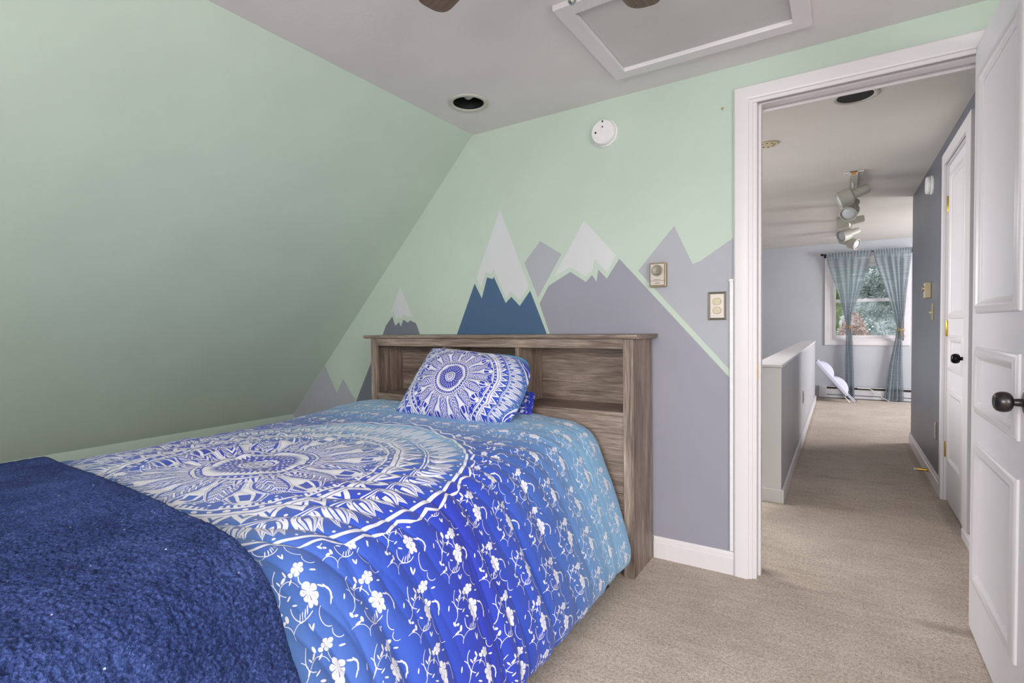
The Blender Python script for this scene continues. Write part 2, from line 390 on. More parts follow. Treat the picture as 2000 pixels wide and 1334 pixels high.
# ------------------------------------------------------------------ object helpers
def tag(o, label=None, cat=None, group=None, kind=None):
    if label: o['label'] = label
    if cat: o['category'] = cat
    if group: o['group'] = group
    if kind: o['kind'] = kind
    return o
def thing(name, label, cat, loc=(0, 0, 0), group=None, kind=None):
    o = bpy.data.objects.new(name, None); C.objects.link(o); o.location = loc; o.empty_display_size = .1
    return tag(o, label, cat, group, kind)
def root_loc(p):
    v = Vector((0, 0, 0))
    while p is not None: v += p.location; p = p.parent
    return v
class MB:
    def __init__(s): s.v = []; s.f = []
    def add(s, vs_, fs): k = len(s.v); s.v += [tuple(q) for q in vs_]; s.f += [tuple(i+k for i in f) for f in fs]; return s
    def box(s, x0, x1, y0, y1, z0, z1, mat=None):
        v = [(x, y, z) for z in (z0, z1) for y in (y0, y1) for x in (x0, x1)]
        if mat: v = [mat @ Vector(q) for q in v]
        return s.add(v, [(0, 2, 3, 1), (4, 5, 7, 6), (0, 1, 5, 4), (2, 6, 7, 3), (0, 4, 6, 2), (1, 3, 7, 5)])
    def prism(s, pts, fn, d0, d1):                # outline pts (a,b); fn(a,b,d) -> xyz
        n = len(pts); v = [fn(a, b, d0) for a, b in pts]+[fn(a, b, d1) for a, b in pts]
        f = [tuple(range(n))[::-1], tuple(range(n, 2*n))]+[(i, (i+1) % n, n+(i+1) % n, n+i) for i in range(n)]
        return s.add(v, f)
    def sweep(s, rect, prof, fn, closed=True):     # mitred moulding; prof = [(inset, height)]
        a0, a1, b0, b1 = rect; v = []; k = 4
        for d, h in prof:
            if closed: pts = [(a0+d, b0+d), (a1-d, b0+d), (a1-d, b1-d), (a0+d, b1-d)]
            else: pts = [(a0+d, b0), (a0+d, b1-d), (a1-d, b1-d), (a1-d, b0)]
            v += [fn(a, b, h) for a, b in pts]
        n = len(prof); f = []
        for i in range(n):
            j = (i+1) % n
            for q in range(4 if closed else 3):
                p = (q+1) % 4; f.append((i*4+q, i*4+p, j*4+p, j*4+q))
        if not closed: f += [tuple(i*4 for i in range(n)), tuple(i*4+3 for i in range(n))[::-1]]
        return s.add(v, f)
    def lathe(s, prof, mat, n=24, cap=True):                 # prof [(r,h)] about local z
        v = []; f = []
        for r, h in prof:
            for k in range(n): a = 2*PI*k/n; v.append(mat @ Vector((r*math.cos(a), r*math.sin(a), h)))
        for i in range(len(prof)-1):
            for k in range(n): k2 = (k+1) % n; f.append((i*n+k, i*n+k2, (i+1)*n+k2, (i+1)*n+k))
        if cap: f.append(tuple(range(n))[::-1]); f.append(tuple(range((len(prof)-1)*n, len(prof)*n)))
        return s.add(v, f)
    def tube(s, pts, r, n=8):
        pts = [Vector(p) for p in pts]; v = []; f = []
        up = Vector((0, 0, 1))
        for i, p in enumerate(pts):
            d = (pts[min(i+1, len(pts)-1)]-pts[max(i-1, 0)]).normalized()
            a = d.cross(up); a = a.normalized() if a.length > 1e-3 else Vector((1, 0, 0)); b_ = a.cross(d)
            rr = r[i] if isinstance(r, (list, tuple)) else r
            v += [p+a*rr*math.cos(2*PI*k/n)+b_*rr*math.sin(2*PI*k/n) for k in range(n)]
        for i in range(len(pts)-1):
            for k in range(n): k2 = (k+1) % n; f.append((i*n+k, i*n+k2, (i+1)*n+k2, (i+1)*n+k))
        f.append(tuple(range(n))[::-1]); f.append(tuple(range((len(pts)-1)*n, len(pts)*n)))
        return s.add(v, f)
    def build(s, name, mat, parent=None, bevel=0., smooth=0., seg=2, label=None, cat=None, kind=None):
        me = bpy.data.meshes.new(name); off = root_loc(parent)
        me.from_pydata([(x-off.x, y-off.y, z-off.z) for x, y, z in s.v], [], s.f); me.materials.append(M[mat])
        import bmesh
        bm = bmesh.new(); bm.from_mesh(me); bmesh.ops.recalc_face_normals(bm, faces=bm.faces); bm.to_mesh(me); bm.free()
        o = bpy.data.objects.new(name, me); C.objects.link(o)
        if parent: o.parent = parent
        if smooth:
            me.polygons.foreach_set('use_smooth', [True]*len(me.polygons)); me.set_sharp_from_angle(angle=math.radians(smooth))
        if bevel:
            m = o.modifiers.new('bevel', 'BEVEL'); m.width = bevel; m.segments = seg; m.limit_method = 'ANGLE'
        return tag(o, label, cat, None, kind)
def grid_obj(name, P, mat, parent=None, uv=None, flip=False):
    """P: (n,m,3) array -> smooth grid mesh, made with numpy"""
    n, m = P.shape[:2]; off = np.array(root_loc(parent))
    me = bpy.data.meshes.new(name); me.vertices.add(n*m); me.vertices.foreach_set('co', (P-off).reshape(-1).astype(np.float32))
    i = np.arange(n-1)[:, None]*m+np.arange(m-1)[None, :]
    q = np.stack([i, i+1, i+m+1, i+m], -1).reshape(-1, 4)
    if flip: q = q[:, ::-1]
    k = len(q); me.loops.add(k*4); me.polygons.add(k)
    me.loops.foreach_set('vertex_index', q.reshape(-1).astype(np.int32))
    me.polygons.foreach_set('loop_start', np.arange(0, k*4, 4, dtype=np.int32)); me.polygons.foreach_set('loop_total', np.full(k, 4, dtype=np.int32))
    me.polygons.foreach_set('use_smooth', np.ones(k, dtype=bool)); me.update()
    if uv is not None:
        l = me.uv_layers.new(name='print'); l.data.foreach_set('uv', uv.reshape(-1, 2)[q.reshape(-1)].reshape(-1).astype(np.float32))
    me.materials.append(M[mat]); me.validate()
    o = bpy.data.objects.new(name, me); C.objects.link(o)
    if parent: o.parent = parent
    return o
_perm = rng.permutation(256); _ga = rng.rand(256)*2*PI
def perlin(x, y):
    xi = np.floor(x).astype(int); yi = np.floor(y).astype(int); xf = x-xi; yf = y-yi
    def g(a, b, dx, dy):
        h = _ga[_perm[(_perm[a & 255]+b) & 255]]; return np.cos(h)*dx+np.sin(h)*dy
    u = xf**3*(xf*(xf*6-15)+10); v = yf**3*(yf*(yf*6-15)+10)
    a = g(xi, yi, xf, yf); b = g(xi+1, yi, xf-1, yf); c = g(xi, yi+1, xf, yf-1); d = g(xi+1, yi+1, xf-1, yf-1)
    return (a+(b-a)*u)*(1-v)+(c+(d-c)*u)*v
def sstep(a, b, x): t = np.clip((x-a)/(b-a), 0, 1); return t*t*(3-2*t)
def T(x, y, z): return Matrix.Translation((x, y, z))
def R(deg, ax): return Matrix.Rotation(math.radians(deg), 4, ax)

# ------------------------------------------------------------------ setting
YB = 2.406; YB2 = 2.531; ZC = 2.2; YF = 8.87; XH = .535; XK = -3.52; ZK = .456; XS = -1.785
XR = 1.9; YR = -1.55; X_HL = -1.785
DX0, DX1, DZ = -.319, .431, 2.058      # rough opening of the bedroom doorway
B = MB()
B.box(XK-.1, XR+.1, YR-.1, YB2, -.12, 0); B.box(XK-.1, 2.75, YB2, YF+.1, -.12, 0)
tag(B.build('floor', 'carpet'), 'beige cut pile carpet with trodden stains', kind='structure')
CLX, CLY, CH = -1.546, 2.053, .09
B = MB().box(XS, XR+.1, YR-.1, CLY-CH, ZC, ZC+.1).box(XS, XR+.1, CLY+CH, YB, ZC, ZC+.1).box(XS, CLX-CH, CLY-CH, CLY+CH, ZC, ZC+.1).box(CLX+CH, XR+.1, CLY-CH, CLY+CH, ZC, ZC+.1)
v_ = []; f_ = []; n_ = 64
for k in range(n_):                                    # square-to-round collar around the recessed can
    a = 2*PI*k/n_; c, s_ = math.cos(a), math.sin(a); q = (CH+.0005)/max(abs(c), abs(s_))
    v_ += [(CLX+.0757*c, CLY+.0757*s_, ZC), (CLX+q*c, CLY+q*s_, ZC), (CLX+q*c, CLY+q*s_, ZC+.01), (CLX+.0757*c, CLY+.0757*s_, ZC+.01)]
for k in range(n_):
    i = 4*k; j = 4*((k+1) % n_); f_ += [(i, i+1, j+1, j), (i+2, i+3, j+3, j+2), (i+3, i, j, j+3), (i+1, i+2, j+2, j+1)]
B.add(v_, f_)
# opening for attic hatch is covered by hatch panel set just below the ceiling
tag(B.build('ceiling', 'ceil'), 'grey white bedroom ceiling with rough edges', kind='structure')
def xz(y0): return lambda a, b_, d: (a, y0+d, b_)
B = MB()
B.prism([(XK, 0), (DX0, 0), (DX0, DZ), (DX1, DZ), (DX1, 0), (XR, 0), (XR, ZC), (XS, ZC), (XK, ZK)], xz(YB), 0, YB2-YB)
wall_back = tag(B.build('wall_back', 'mint'), 'mint green gable wall with painted mountains', kind='structure')
t = .1
B = MB(); B.prism([(XS, ZC), (XK, ZK), (XK-t, ZK), (XK-t, ZK+.06), (XS-t*.2, ZC+t)], lambda a, b_, d: (a, d, b_), YR-.1, YB)
tag(B.build('wall_left_sloped', 'mint'), 'mint green sloping wall', kind='structure')
B = MB().box(XK-t, XK, YR-.1, YB, 0, ZK)
tag(B.build('wall_left', 'mint'), 'low mint knee wall under the slope', kind='structure')
def wall_holed(name, axis, p0, p1, a0, a1, z1, hole, mat, label):
    h0, h1, k0, k1 = hole; B = MB()
    for (u0, u1, w0, w1) in ((a0, h0, 0, z1), (h1, a1, 0, z1), (h0, h1, 0, k0), (h0, h1, k1, z1)):
        if axis == 'y': B.box(u0, u1, p0, p1, w0, w1)
        else: B.box(p0, p1, u0, u1, w0, w1)
    return tag(B.build(name, mat), label, kind='structure')
wall_holed('wall_rear', 'y', YR-.1, YR, XK, XR+.1, ZC+.05, (-1.0, .6, .75, 1.95), 'mint', 'mint wall behind the viewer')
wall_holed('wall_right', 'x', XR, XR+.1, YR, YB2, ZC, (-1.2, .2, .75, 1.95), 'mint', 'mint right wall of the bedroom')
# hall shell
def zc_h(y): return 2.19+(y-YB2)*(2.245-2.19)/(YF-YB2)
B = MB(); B.prism([(YB2, zc_h(YB2)), (YF+.1, zc_h(YF+.1)), (YF+.1, 2.36), (YB2, 2.36)], lambda a, b_, d: (d, a, b_), X_HL-.1, 2.75)
tag(B.build('ceiling_hall', 'hallceil'), 'grey white hall ceiling', kind='structure')
WX0, WX1, WZ0, WZ1 = -.14, .725, .84, 1.97
wall_holed('wall_hall_far', 'y', YF, YF+.12, X_HL-.1, 2.75, 2.3, (WX0, WX1, WZ0, WZ1), 'hallwall', 'pale grey blue end wall of the hall')
wall_holed('wall_hall_left', 'x', X_HL-.1, X_HL, YB2, YF, 2.3, (3.2, 4.6, 1.0, 2.0), 'hallwall', 'pale grey stair side wall')
B = MB(); CD0, CD1 = 3.43, 4.085          # closet doorway in the slate wall
B.box(XH, XH+.12, YB2, CD0, 0, 2.21); B.box(XH, XH+.12, CD1, 5.85, 0, 2.225); B.box(XH, XH+.12, CD0, CD1, 2.045, 2.22)
B.box(XH+.12, 2.65, 5.73, 5.85, 0, 2.225); B.box(XH+.12, XH+.16, CD0-.1, CD1+.1, 0, 2.2)
tag(B.build('wall_hall_right', 'hallblue'), 'slate blue hall wall with the closet', kind='structure')
wall_holed('wall_far_room', 'x', 2.65, 2.75, 5.73, YF, 2.3, (6.6, 8.0, .8, 2.0), 'hallwall', 'pale wall of the far room')
# windows out of view (behind the viewer, one added beside the stairs): simple framed openings
def side_window(name, axis, p, a0, a1, z0, z1):
    fn = (lambda a, b_, d: (a, p+d, b_)) if axis == 'y' else (lambda a, b_, d: (p+d, a, b_))
    w = MB().sweep((a0, a1, z0, z1), [(0, 0), (.05, 0), (.05, .05), (0, .05)], fn).build(name, 'white'); tag(w, kind='structure')
    MB().box(*((a0, a1, p+.015, p+.035) if axis == 'y' else (p+.015, p+.035, a0, a1)), (z0+z1)/2-.02, (z0+z1)/2+.02).build('meeting_rail', 'white', w)
side_window('window_2', 'y', YR-.07, -1.0, .6, .75, 1.95)
side_window('window_3', 'x', XR+.02, -1.2, .2, .75, 1.95)
side_window('window_4', 'x', 2.67, 6.6, 8.0, .8, 2.0)
side_window('added_window_5', 'x', X_HL-.07, 3.2, 4.6, 1.0, 2.0)  # unseen window added to go with the hall fill light

# mural: flat paint on the wall, each shape its own
MUR = {
'cap1': [(-1.604,1.752),(-1.424,1.318),(-1.481,1.244),(-1.536,1.294),(-1.571,1.261),(-1.652,1.429),(-1.668,1.399),(-1.711,1.412),(-1.743,1.328),(-1.773,1.387)],
'blue': [(-1.786,1.352),(-1.737,1.264),(-1.698,1.382),(-1.659,1.370),(-1.652,1.383),(-1.574,1.232),(-1.536,1.265),(-1.482,1.213),(-1.415,1.293),(-1.261,0.930),(-1.992,0.909)],
'diamond': [(-1.350,1.553),(-1.224,1.473),(-1.368,1.253),(-1.449,1.446)],
'cap2': [(-1.095,1.630),(-0.928,1.442),(-0.975,1.361),(-1.041,1.433),(-1.053,1.377),(-1.087,1.349),(-1.174,1.403),(-1.268,1.361)],
'big': [(-1.358,1.222),(-1.302,1.313),(-1.174,1.378),(-1.088,1.321),(-1.054,1.354),(-1.030,1.319),(-1.021,1.379),(-0.976,1.331),(-0.911,1.424),(-0.394,0.848),(-0.394,0.10),(-0.748,0.10),(-1.0,0.10),(-1.192,0.773)],
'right': [(-0.818,1.359),(-0.647,1.552),(-0.566,1.372),(-0.533,1.382),(-0.394,1.472),(-0.394,0.883)],
'capS': [(-2.380,1.361),(-2.271,1.165),(-2.316,1.172),(-2.357,1.188),(-2.374,1.161),(-2.394,1.167),(-2.423,1.162),(-2.438,1.215),(-2.473,1.193)],
'smallm': [(-2.453,1.177),(-2.429,1.115),(-2.395,1.139),(-2.379,1.109),(-2.356,1.154),(-2.315,1.134),(-2.299,1.149),(-2.247,1.129),(-2.220,1.067),(-2.188,0.975),(-2.590,0.970),(-2.543,1.061),(-2.511,1.120)],
'lowlight': [(-3.138,0.837),(-3.016,0.646),(-2.944,0.749),(-2.826,0.611),(-3.072,0.265),(-3.515,0.3),(-3.515,0.458)],
'lowdark': [(-2.643,0.900),(-2.808,0.614),(-3.136,0.052),(-2.510,0.102),(-2.489,0.903)]}
for key, nm, mt, lb in (('cap1', 'painted_snow_cap', 'snow', 'white cap of the blue mountain'), ('blue', 'painted_mountain', 'mtn_blue', 'blue painted mountain'),
        ('diamond', 'painted_mountain', 'mtn_light', 'light grey peak between the white caps'), ('cap2', 'painted_snow_cap', 'snow', 'white cap of the big grey mountain'),
        ('big', 'painted_mountain', 'mtn_big', 'big violet grey mountain'), ('right', 'painted_mountain', 'mtn_light', 'light grey mountain behind the thermostat'),
        ('capS', 'painted_snow_cap', 'snow', 'small white cap'), ('smallm', 'painted_mountain', 'mtn_dark', 'small dark grey mountain'),
        ('lowlight', 'painted_mountain', 'mtn_light', 'light grey mountain by the slope'), ('lowdark', 'painted_mountain', 'mtn_dark', 'dark grey mountain left of the headboard')):
    MB().prism(MUR[key], xz(YB), -.0006, .002).build(nm, mt, wall_back, label=lb)

# baseboards, casings
bprof = [(0, 0), (.014, 0), (.014, .072), (.010, .078), (.010, .088), (.006, .100), (0, .100)]
def baseboard(name, fn, a0, a1, label, prof=bprof):
    n = len(prof); v = [fn(d, h, a0) for d, h in prof]+[fn(d, h, a1) for d, h in prof]
    f = [tuple(range(n)), tuple(range(n, 2*n))]+[(i, (i+1) % n, n+(i+1) % n, n+i) for i in range(n)]
    tag(MB().add(v, f).build(name, 'white', smooth=30), label, kind='structure')
baseboard('baseboard_back', lambda d, h, a: (a, YB-d-.0008, h), -.745, -.392, 'white baseboard below the mural')
baseboard('baseboard_back_left', lambda d, h, a: (a, YB-d-.0008, h), XK, -2.36, 'white baseboard left of the headboard')
baseboard('baseboard_hall_right', lambda d, h, a: (XH-d, a, h), 4.15, 5.85, 'white baseboard of the slate wall')
baseboard('baseboard_hall_near', lambda d, h, a: (XH-d-.0005, a, h*.6), 2.56, 3.42, 'white baseboard beside the closet')
# bedroom door casing (three sided, mitred) + jamb + stop
cprof = [(0, 0), (0, .012), (.006, .017), (.050, .019), (.058, .015), (.060, .008), (.0735, .008), (.0735, 0)]
B = MB(); B.sweep((-.391, .503, 0, 2.100), [(d, -h) for d, h in cprof], lambda a, b_, h: (a, YB-.0008+h, b_), closed=False)
tag(B.build('trim_1', 'white', smooth=30), 'white casing around the bedroom doorway', kind='structure')
B = MB(); B.sweep((DX0+.001, DX1-.001, 0, DZ-.001), [(0, -.001), (.016, -.001), (.016, YB2-YB+.001), (0, YB2-YB+.001)], lambda a, b_, h: (a, YB+h, b_), closed=False)
jamb = tag(B.build('trim_2', 'white', bevel=.001), 'white jamb inside the bedroom doorway', kind='structure')
B = MB(); B.sweep((DX0+.017, DX1-.017, 0, DZ-.017), [(0, 0), (.011, 0), (.011, .045), (0, .045)], lambda a, b_, h: (a, YB+.040+h, b_), closed=False)
B.build('door_stop', 'white', jamb, bevel=.002)
B = MB().box(DX0+.0155, DX0+.0185, YB+.008, YB+.034, .86, .93); B.build('strike_plate', 'brass', jamb)
B = MB(); B.sweep((-.391, .503, 0, 2.100), [(d, h) for d, h in cprof], lambda a, b_, h: (a, YB2+h, b_), closed=False)
tag(B.build('trim_3', 'white', smooth=30), 'white hall side casing of the bedroom doorway', kind='structure')
# closet casing
B = MB()
B.box(.5195, XH, CD1, CD1+.062, 0, 2.115); B.box(.5195, XH, 3.30, CD0-.012, .062, 2.115); B.box(.5195, XH, CD0-.012, CD1, 2.05, 2.115)
tag(B.build('trim_4', 'white', bevel=.002), 'white casing around the closet door', kind='structure')
B = MB().box(XH, XH+.1, CD1-.004, CD1, 0, 2.045).box(XH, XH+.1, CD0, CD0+.004, 0, 2.045).box(XH, XH+.1, CD0, CD1, 2.04, 2.0445)
tag(B.build('trim_5', 'white'), 'white jamb of the closet doorway', kind='structure')

# ------------------------------------------------------------------ panelled doors
mprof = [(0, 0), (0, .005), (.005, .009), (.012, .010), (.020, .014), (.028, .013), (.036, .006), (.044, .002), (.044, 0)]
def knob(parent, base, nrm, mat, r=.026):
    q = Vector((0, 0, 1)).rotation_difference(Vector(nrm)).to_matrix().to_4x4(); Mx = T(*base) @ q
    k = MB().lathe([(.0, 0), (.031, 0), (.031, .003), (.027, .006), (.014, .008), (.010, .011), (.009, .0255), (.012, .027), (r*.66, .0285), (r*.86, .032), (r*.94, .036), (r*.99, .040), (r, .046), (r*.97, .052), (r*.85, .0585), (r*.62, .063), (r*.5, .0635), (r*.45, .0625), (.0, .0625)], Mx, 40)
    return k.build('door_knob', mat, parent, smooth=50)
def panel_door(name, label, x, y0, y1, z0, z1, thick, sgn, panels, mat, knob_y, knob_z, kmat, hinges, hinge_y):
    """slab in the plane X = x (visible face), thickness towards +sgn"""
    d = thing(name, label, None, (x+sgn*thick/2, (y0+y1)/2, z0), kind='structure')
    xa, xb = sorted((x, x+sgn*thick))
    MB().box(xa, xb, y0, y1, z0, z1).build('slab', mat, d, bevel=.002)
    for (a0, a1, b0, b1) in panels:
        for side in (0, 1):
            xs = x if side == 0 else x+sgn*thick; s = -sgn if side == 0 else sgn
            MB().sweep((a0, a1, b0, b1), mprof, lambda a, b_, h, xs=xs, s=s: (xs+s*h, a, b_)).build('panel_moulding', 'white', d, smooth=35)
    for side in (0, 1):
        if side and name == 'door_2': break
        xs = x if side == 0 else x+sgn*thick; s = -sgn if side == 0 else sgn
        knob(d, (xs, knob_y, knob_z), (s, 0, 0), kmat)
    for hz in hinges:
        h = MB().box(x-sgn*.001, x+sgn*.022, hinge_y-.0015, hinge_y+.0015, hz-.045, hz+.045)
        h.lathe([(.006, -.047), (.0065, -.045), (.0065, .045), (.006, .047)], T(x-sgn*.004, hinge_y, hz), 10)
        h.build('hinge', 'brass', d, smooth=40)
    return d
dp = [(1.815, 2.318, 1.125, 1.925), (1.815, 2.318, .788, 1.013), (1.815, 2.318, .200, .688)]
panel_door('door_1', 'white panelled bedroom door standing open at the right', .39, 1.700, 2.408, .010, 2.046, .035, 1, dp, 'door', 1.757, .895, 'orb', [], 2.4)
cp = [(3.555, 4.005, 1.115, 1.975), (3.555, 4.005, .805, 1.02), (3.555, 4.005, .245, .70)]
panel_door('door_2', 'white panelled closet door in the slate hall wall', .5475, 3.436, 4.079, .008, 2.038, .035, 1, cp, 'door', 3.50, .905, 'black', [1.81, 1.057, .318], 4.078)

# ------------------------------------------------------------------ hall half wall
hw = thing('trim_6', 'low grey half wall with a painted cap beside the stairs', None, (-.38, 5.9, 0), kind='structure')
MB().box(-.455, -.3065, 3.535, 8.35, 0, .829).build('wall_core', 'halfwall', hw)
MB().box(-.457, -.3055, 3.522, 3.535, 0, .829).build('end_board', 'white', hw)
MB().box(-.465, -.300, 3.515, 8.36, .831, .848).build('cap', 'white', hw, bevel=.003)
MB().box(-.305, -.290, 3.507, 8.36, 0, .082).box(-.457, -.305, 3.507, 3.522, 0, .082).build('base_board', 'white', hw, bevel=.002)

# ------------------------------------------------------------------ hall window
def yw(y0): return lambda a, b_, h: (a, y0-h, b_)
w = MB().sweep((-.207, .792, .772, 2.04), [(0, 0), (0, .016), (.004, .02), (.066, .02), (.07, .014), (.07, 0)], yw(YF)).build('window_1', 'white', smooth=30)
tag(w, 'white framed sash window at the end of the hall', kind='structure')
MB().sweep((WX0+.001, WX1-.001, WZ0+.001, WZ1-.001), [(0, 0), (.028, 0), (.028, -.10), (0, -.10)], yw(YF+.005)).build('window_frame', 'white', w)
fx0, fx1 = WX0+.03, WX1-.03
MB().sweep((fx0, fx1, .872, 1.434), [(0, 0), (.042, 0), (.042, -.03), (0, -.03)], yw(YF+.045)).build('lower_sash', 'white', w, bevel=.002)
MB().sweep((fx0, fx1, 1.395, 1.94), [(0, 0), (.042, 0), (.042, -.03), (0, -.03)], yw(YF+.08)).build('upper_sash', 'white', w, bevel=.002)
MB().box(fx0+.043, fx1-.043, YF+.058, YF+.062, .914, 1.392).build('pane', 'glass', w)
MB().box(fx0+.043, fx1-.043, YF+.093, YF+.097, 1.438, 1.898).build('pane', 'glass', w)
MB().box(.27, .31, YF+.035, YF+.045, 1.434, 1.444).build('sash_lock', 'white', w)

rod = thing('curtain_rod', 'thin black curtain rod with round finials above the hall window', 'curtain rod', (.29, YF-.09, 2.085))
MB().tube([(-.225, YF-.09, 2.083), (.835, YF-.09, 2.089)], .008, 10).build('pole', 'black', rod, smooth=40)
for x in (-.24, .85): MB().lathe([(0, -.018), (.010, -.015), (.017, -.005), (.018, .003), (.012, .014), (0, .018)], T(x, YF-.09, 2.084) @ R(90, 'Y'), 14).build('finial', 'black', rod, smooth=50)
for x in (-.205, .81): MB().tube([(x, YF-.09, 2.082), (x, YF-.012, 2.07)], .006, 8).box(x-.012, x+.012, YF-.012, YF, 2.045, 2.095).build('bracket', 'black', rod)

def curtain(keys, label, seed):
    zs = np.linspace(2.105, .012, 130); kz = [k[0] for k in keys][::-1]
    L = np.interp(zs, kz, [k[1] for k in keys][::-1]); Rr = np.interp(zs, kz, [k[2] for k in keys][::-1])
    s = np.linspace(0, 1, 150); r_ = np.random.RandomState(seed); ph = r_.rand(4)*6
    P = np.zeros((len(zs), len(s), 3))
    for i, z in enumerate(zs):
        wd = Rr[i]-L[i]; amp = .010+.018*(1-min(wd/.5, 1)) if z < 2.05 else .007
        P[i, :, 0] = L[i]+s*wd
        P[i, :, 1] = YF-.085+amp*(np.sin(s*2*PI*5.3+ph[0]+.8*np.sin(s*7+z))+.6*np.sin(s*2*PI*2.6+ph[1]+z*1.5))*.75
        P[i, :, 2] = z-(.012*np.sin(s*2*PI*2+ph[2]) if z < .3 else 0)*(1 if z < .3 else 0)
        if z > 2.062: P[i, :, 1] = YF-.108+.0035*np.sin(s*90+ph[0])-.0*z
        elif z > 1.98: k_ = (z-1.98)/.082; P[i, :, 1] = (1-k_)*P[i, :, 1]+k_*(YF-.108+.0035*np.sin(s*90+ph[0]))
    P[:, :, 2] = np.maximum(P[:, :, 2], .006)
    o = thing('curtain', label, 'curtain', (float(L.mean()+Rr.mean())/2, YF-.09, 0), 'tied sheer curtains')
    grid_obj('curtain_panel', P, 'sheer', o); return o
c1 = curtain([(2.105, -.19, .355), (1.95, -.17, .335), (1.5, -.035, .215), (1.2, .035, .13), (1.05, .062, .115), (.95, .058, .135), (.6, .045, .15), (.012, .045, .165)],
    'left sheer blue grey curtain tied with twine over the hall window', 1)
c2 = curtain([(2.105, .37, .80), (1.95, .39, .79), (1.5, .53, .745), (1.2, .61, .725), (1.0, .645, .695), (.9, .63, .70), (.5, .56, .705), (.012, .50, .725)],
    'right sheer blue grey curtain tied with twine over the hall window', 2)
def tieback(o, x, z, rw):
    B = MB()
    for dz in (-.006, .004): B.tube([(x+rw*math.cos(a), YF-.085+.05*math.sin(a), z+dz) for a in np.linspace(0, 2*PI, 20)], .004, 6)
    for s in (-1, 1):
        B.tube([(x+.01, YF-.14, z), (x+.01+s*.035, YF-.145, z+.02), (x+.01+s*.05, YF-.145, z-.015), (x+.012, YF-.14, z-.005)], .0035, 6)
        B.tube([(x+.01, YF-.14, z), (x+.02+s*.02, YF-.145, z-.06), (x+.03+s*.03, YF-.145, z-.11)], .003, 6)
    B.build('twine_tie', 'jute', o, smooth=60)
tieback(c1, .088, 1.045, .045); tieback(c2, .672, .995, .045)

ht = thing('baseboard_heater', 'long white electric baseboard heater under the hall window', 'heater', (.4, YF-.03, 0))
B = MB().box(-.272, 1.4, YF-.062, YF-.001, .012, .028).box(-.272, 1.4, YF-.058, YF-.001, .028, .05).box(-.272, 1.4, YF-.012, YF-.001, .05, .178)
B.box(-.272, 1.4, YF-.062, YF-.05, .060, .138).box(-.272, 1.4, YF-.062, YF-.001, .168, .178)
B.build('casing', 'heater', ht)
MB().box(-.273, -.176, YF-.066, YF-.0005, .010, .180).build('end_cap', 'heater', ht, bevel=.002)
MB().box(-.174, 1.395, YF-.045, YF-.014, .05, .166).build('heating_fins', 'slot', ht)
MB().tube([(.38, YF-.065, .16), (.42, YF-.09, .165), (.50, YF-.11, .12), (.56, YF-.13, .05), (.66, YF-.14, .012), (.80, YF-.13, .008), (.90, YF-.12, .008)], .005, 6)
cord = MB().tube([(.20, YF-.075, .165), (.34, YF-.085, .165), (.42, YF-.09, .12), (.48, YF-.16, .06), (.56, YF-.20, .012), (.70, YF-.21, .008), (.84, YF-.20, .010)], .005, 6).build('trailing_cord', 'plastic', smooth=60)
tag(cord, 'thin white cord trailing from the baseboard heater to the carpet', 'cord')

# folded padded frame leaning beside the half wall
ln_ = thing('folded_padded_frame', 'folded lavender white padded frame leaning by the far end of the half wall', 'folding frame', (-.05, 8.55, 0))
A = Vector((-.30, 8.52, .56)); Bv = Vector((.075, 8.52, .10)); ax_ = (Bv-A); Lh = ax_.length; d_ = ax_.normalized()
nrm = Vector((-d_.z, 0, d_.x)); nrm = nrm if nrm.z > 0 else -nrm
def lean(a, h, y): p = A+d_*a+nrm*h; return (p.x, p.y+y, p.z)
B = MB(); B.prism([(0, -.02), (Lh, -.02), (Lh, .02), (0, .03)], lambda a, b_, d: lean(a, b_, d), -.16, .16); B.build('tray', 'lav', ln_, bevel=.008)
for (a0, a1) in ((.02, Lh*.52), (Lh*.50, Lh*.97)):
    n = 14; P = np.zeros((n, 12, 3))
    for i in range(n):
        for j in range(12):
            u = i/(n-1); v = j/11; h = .02+.075*math.sin(PI*u)**.6*math.sin(PI*v)**.35
            P[i, j] = lean(a0+(a1-a0)*u, h, -.15+.30*v)
    grid_obj('padded_cover', P, 'lav', ln_)
for y in (-.12, .12): MB().tube([lean(Lh-.05, 0, y), (.165, 8.52+y, .008)], .008, 8).build('leg', 'lav', ln_, smooth=60)
MB().tube([lean(Lh*.55, -.022, -.12), (.10, 8.40, .008)], .005, 8).tube([(.165, 8.40, .008), (.19, 8.40, .05)], .006, 8).build('strut', 'chrome', ln_, smooth=60)

# ------------------------------------------------------------------ wall devices
th = thing('thermostat', 'brass framed dial thermostat on the light grey painted mountain', 'thermostat', (-.716, YB, 1.276))
MB().prism([(-.754, 1.276), (-.678, 1.276), (-.678, 1.387), (-.754, 1.387)], xz(YB), -.030, -.001).build('housing', 'abrass', th, bevel=.003)
MB().box(-.7495, -.6825, YB-.0315, YB-.030, 1.2815, 1.3825).build('face_rim', 'darkbrown', th)
MB().box(-.7475, -.6845, YB-.0335, YB-.0315, 1.304, 1.3805).build('face_plate', 'beige', th)
MB().box(-.7475, -.6845, YB-.0335, YB-.0315, 1.2835, 1.3025).build('label_plate', 'beige', th)
Mx = T(-.716, YB-.0335, 1.350) @ R(90, 'X')
MB().lathe([(0, 0), (.0265, 0), (.0265, .0015), (0, .0015)], Mx, 36).build('dial_ring', 'pewter', th, smooth=30)
MB().lathe([(0, .0015), (.021, .0015), (.0205, .013), (.019, .0145), (0, .0135)], Mx, 36).build('dial', 'pewter', th, smooth=30)
for k in range(5): MB().box(-.732+k*.0065, -.7292+k*.0065, YB-.0338, YB-.0335, 1.307, 1.3105).build('scale_mark', 'darkbrown', th)
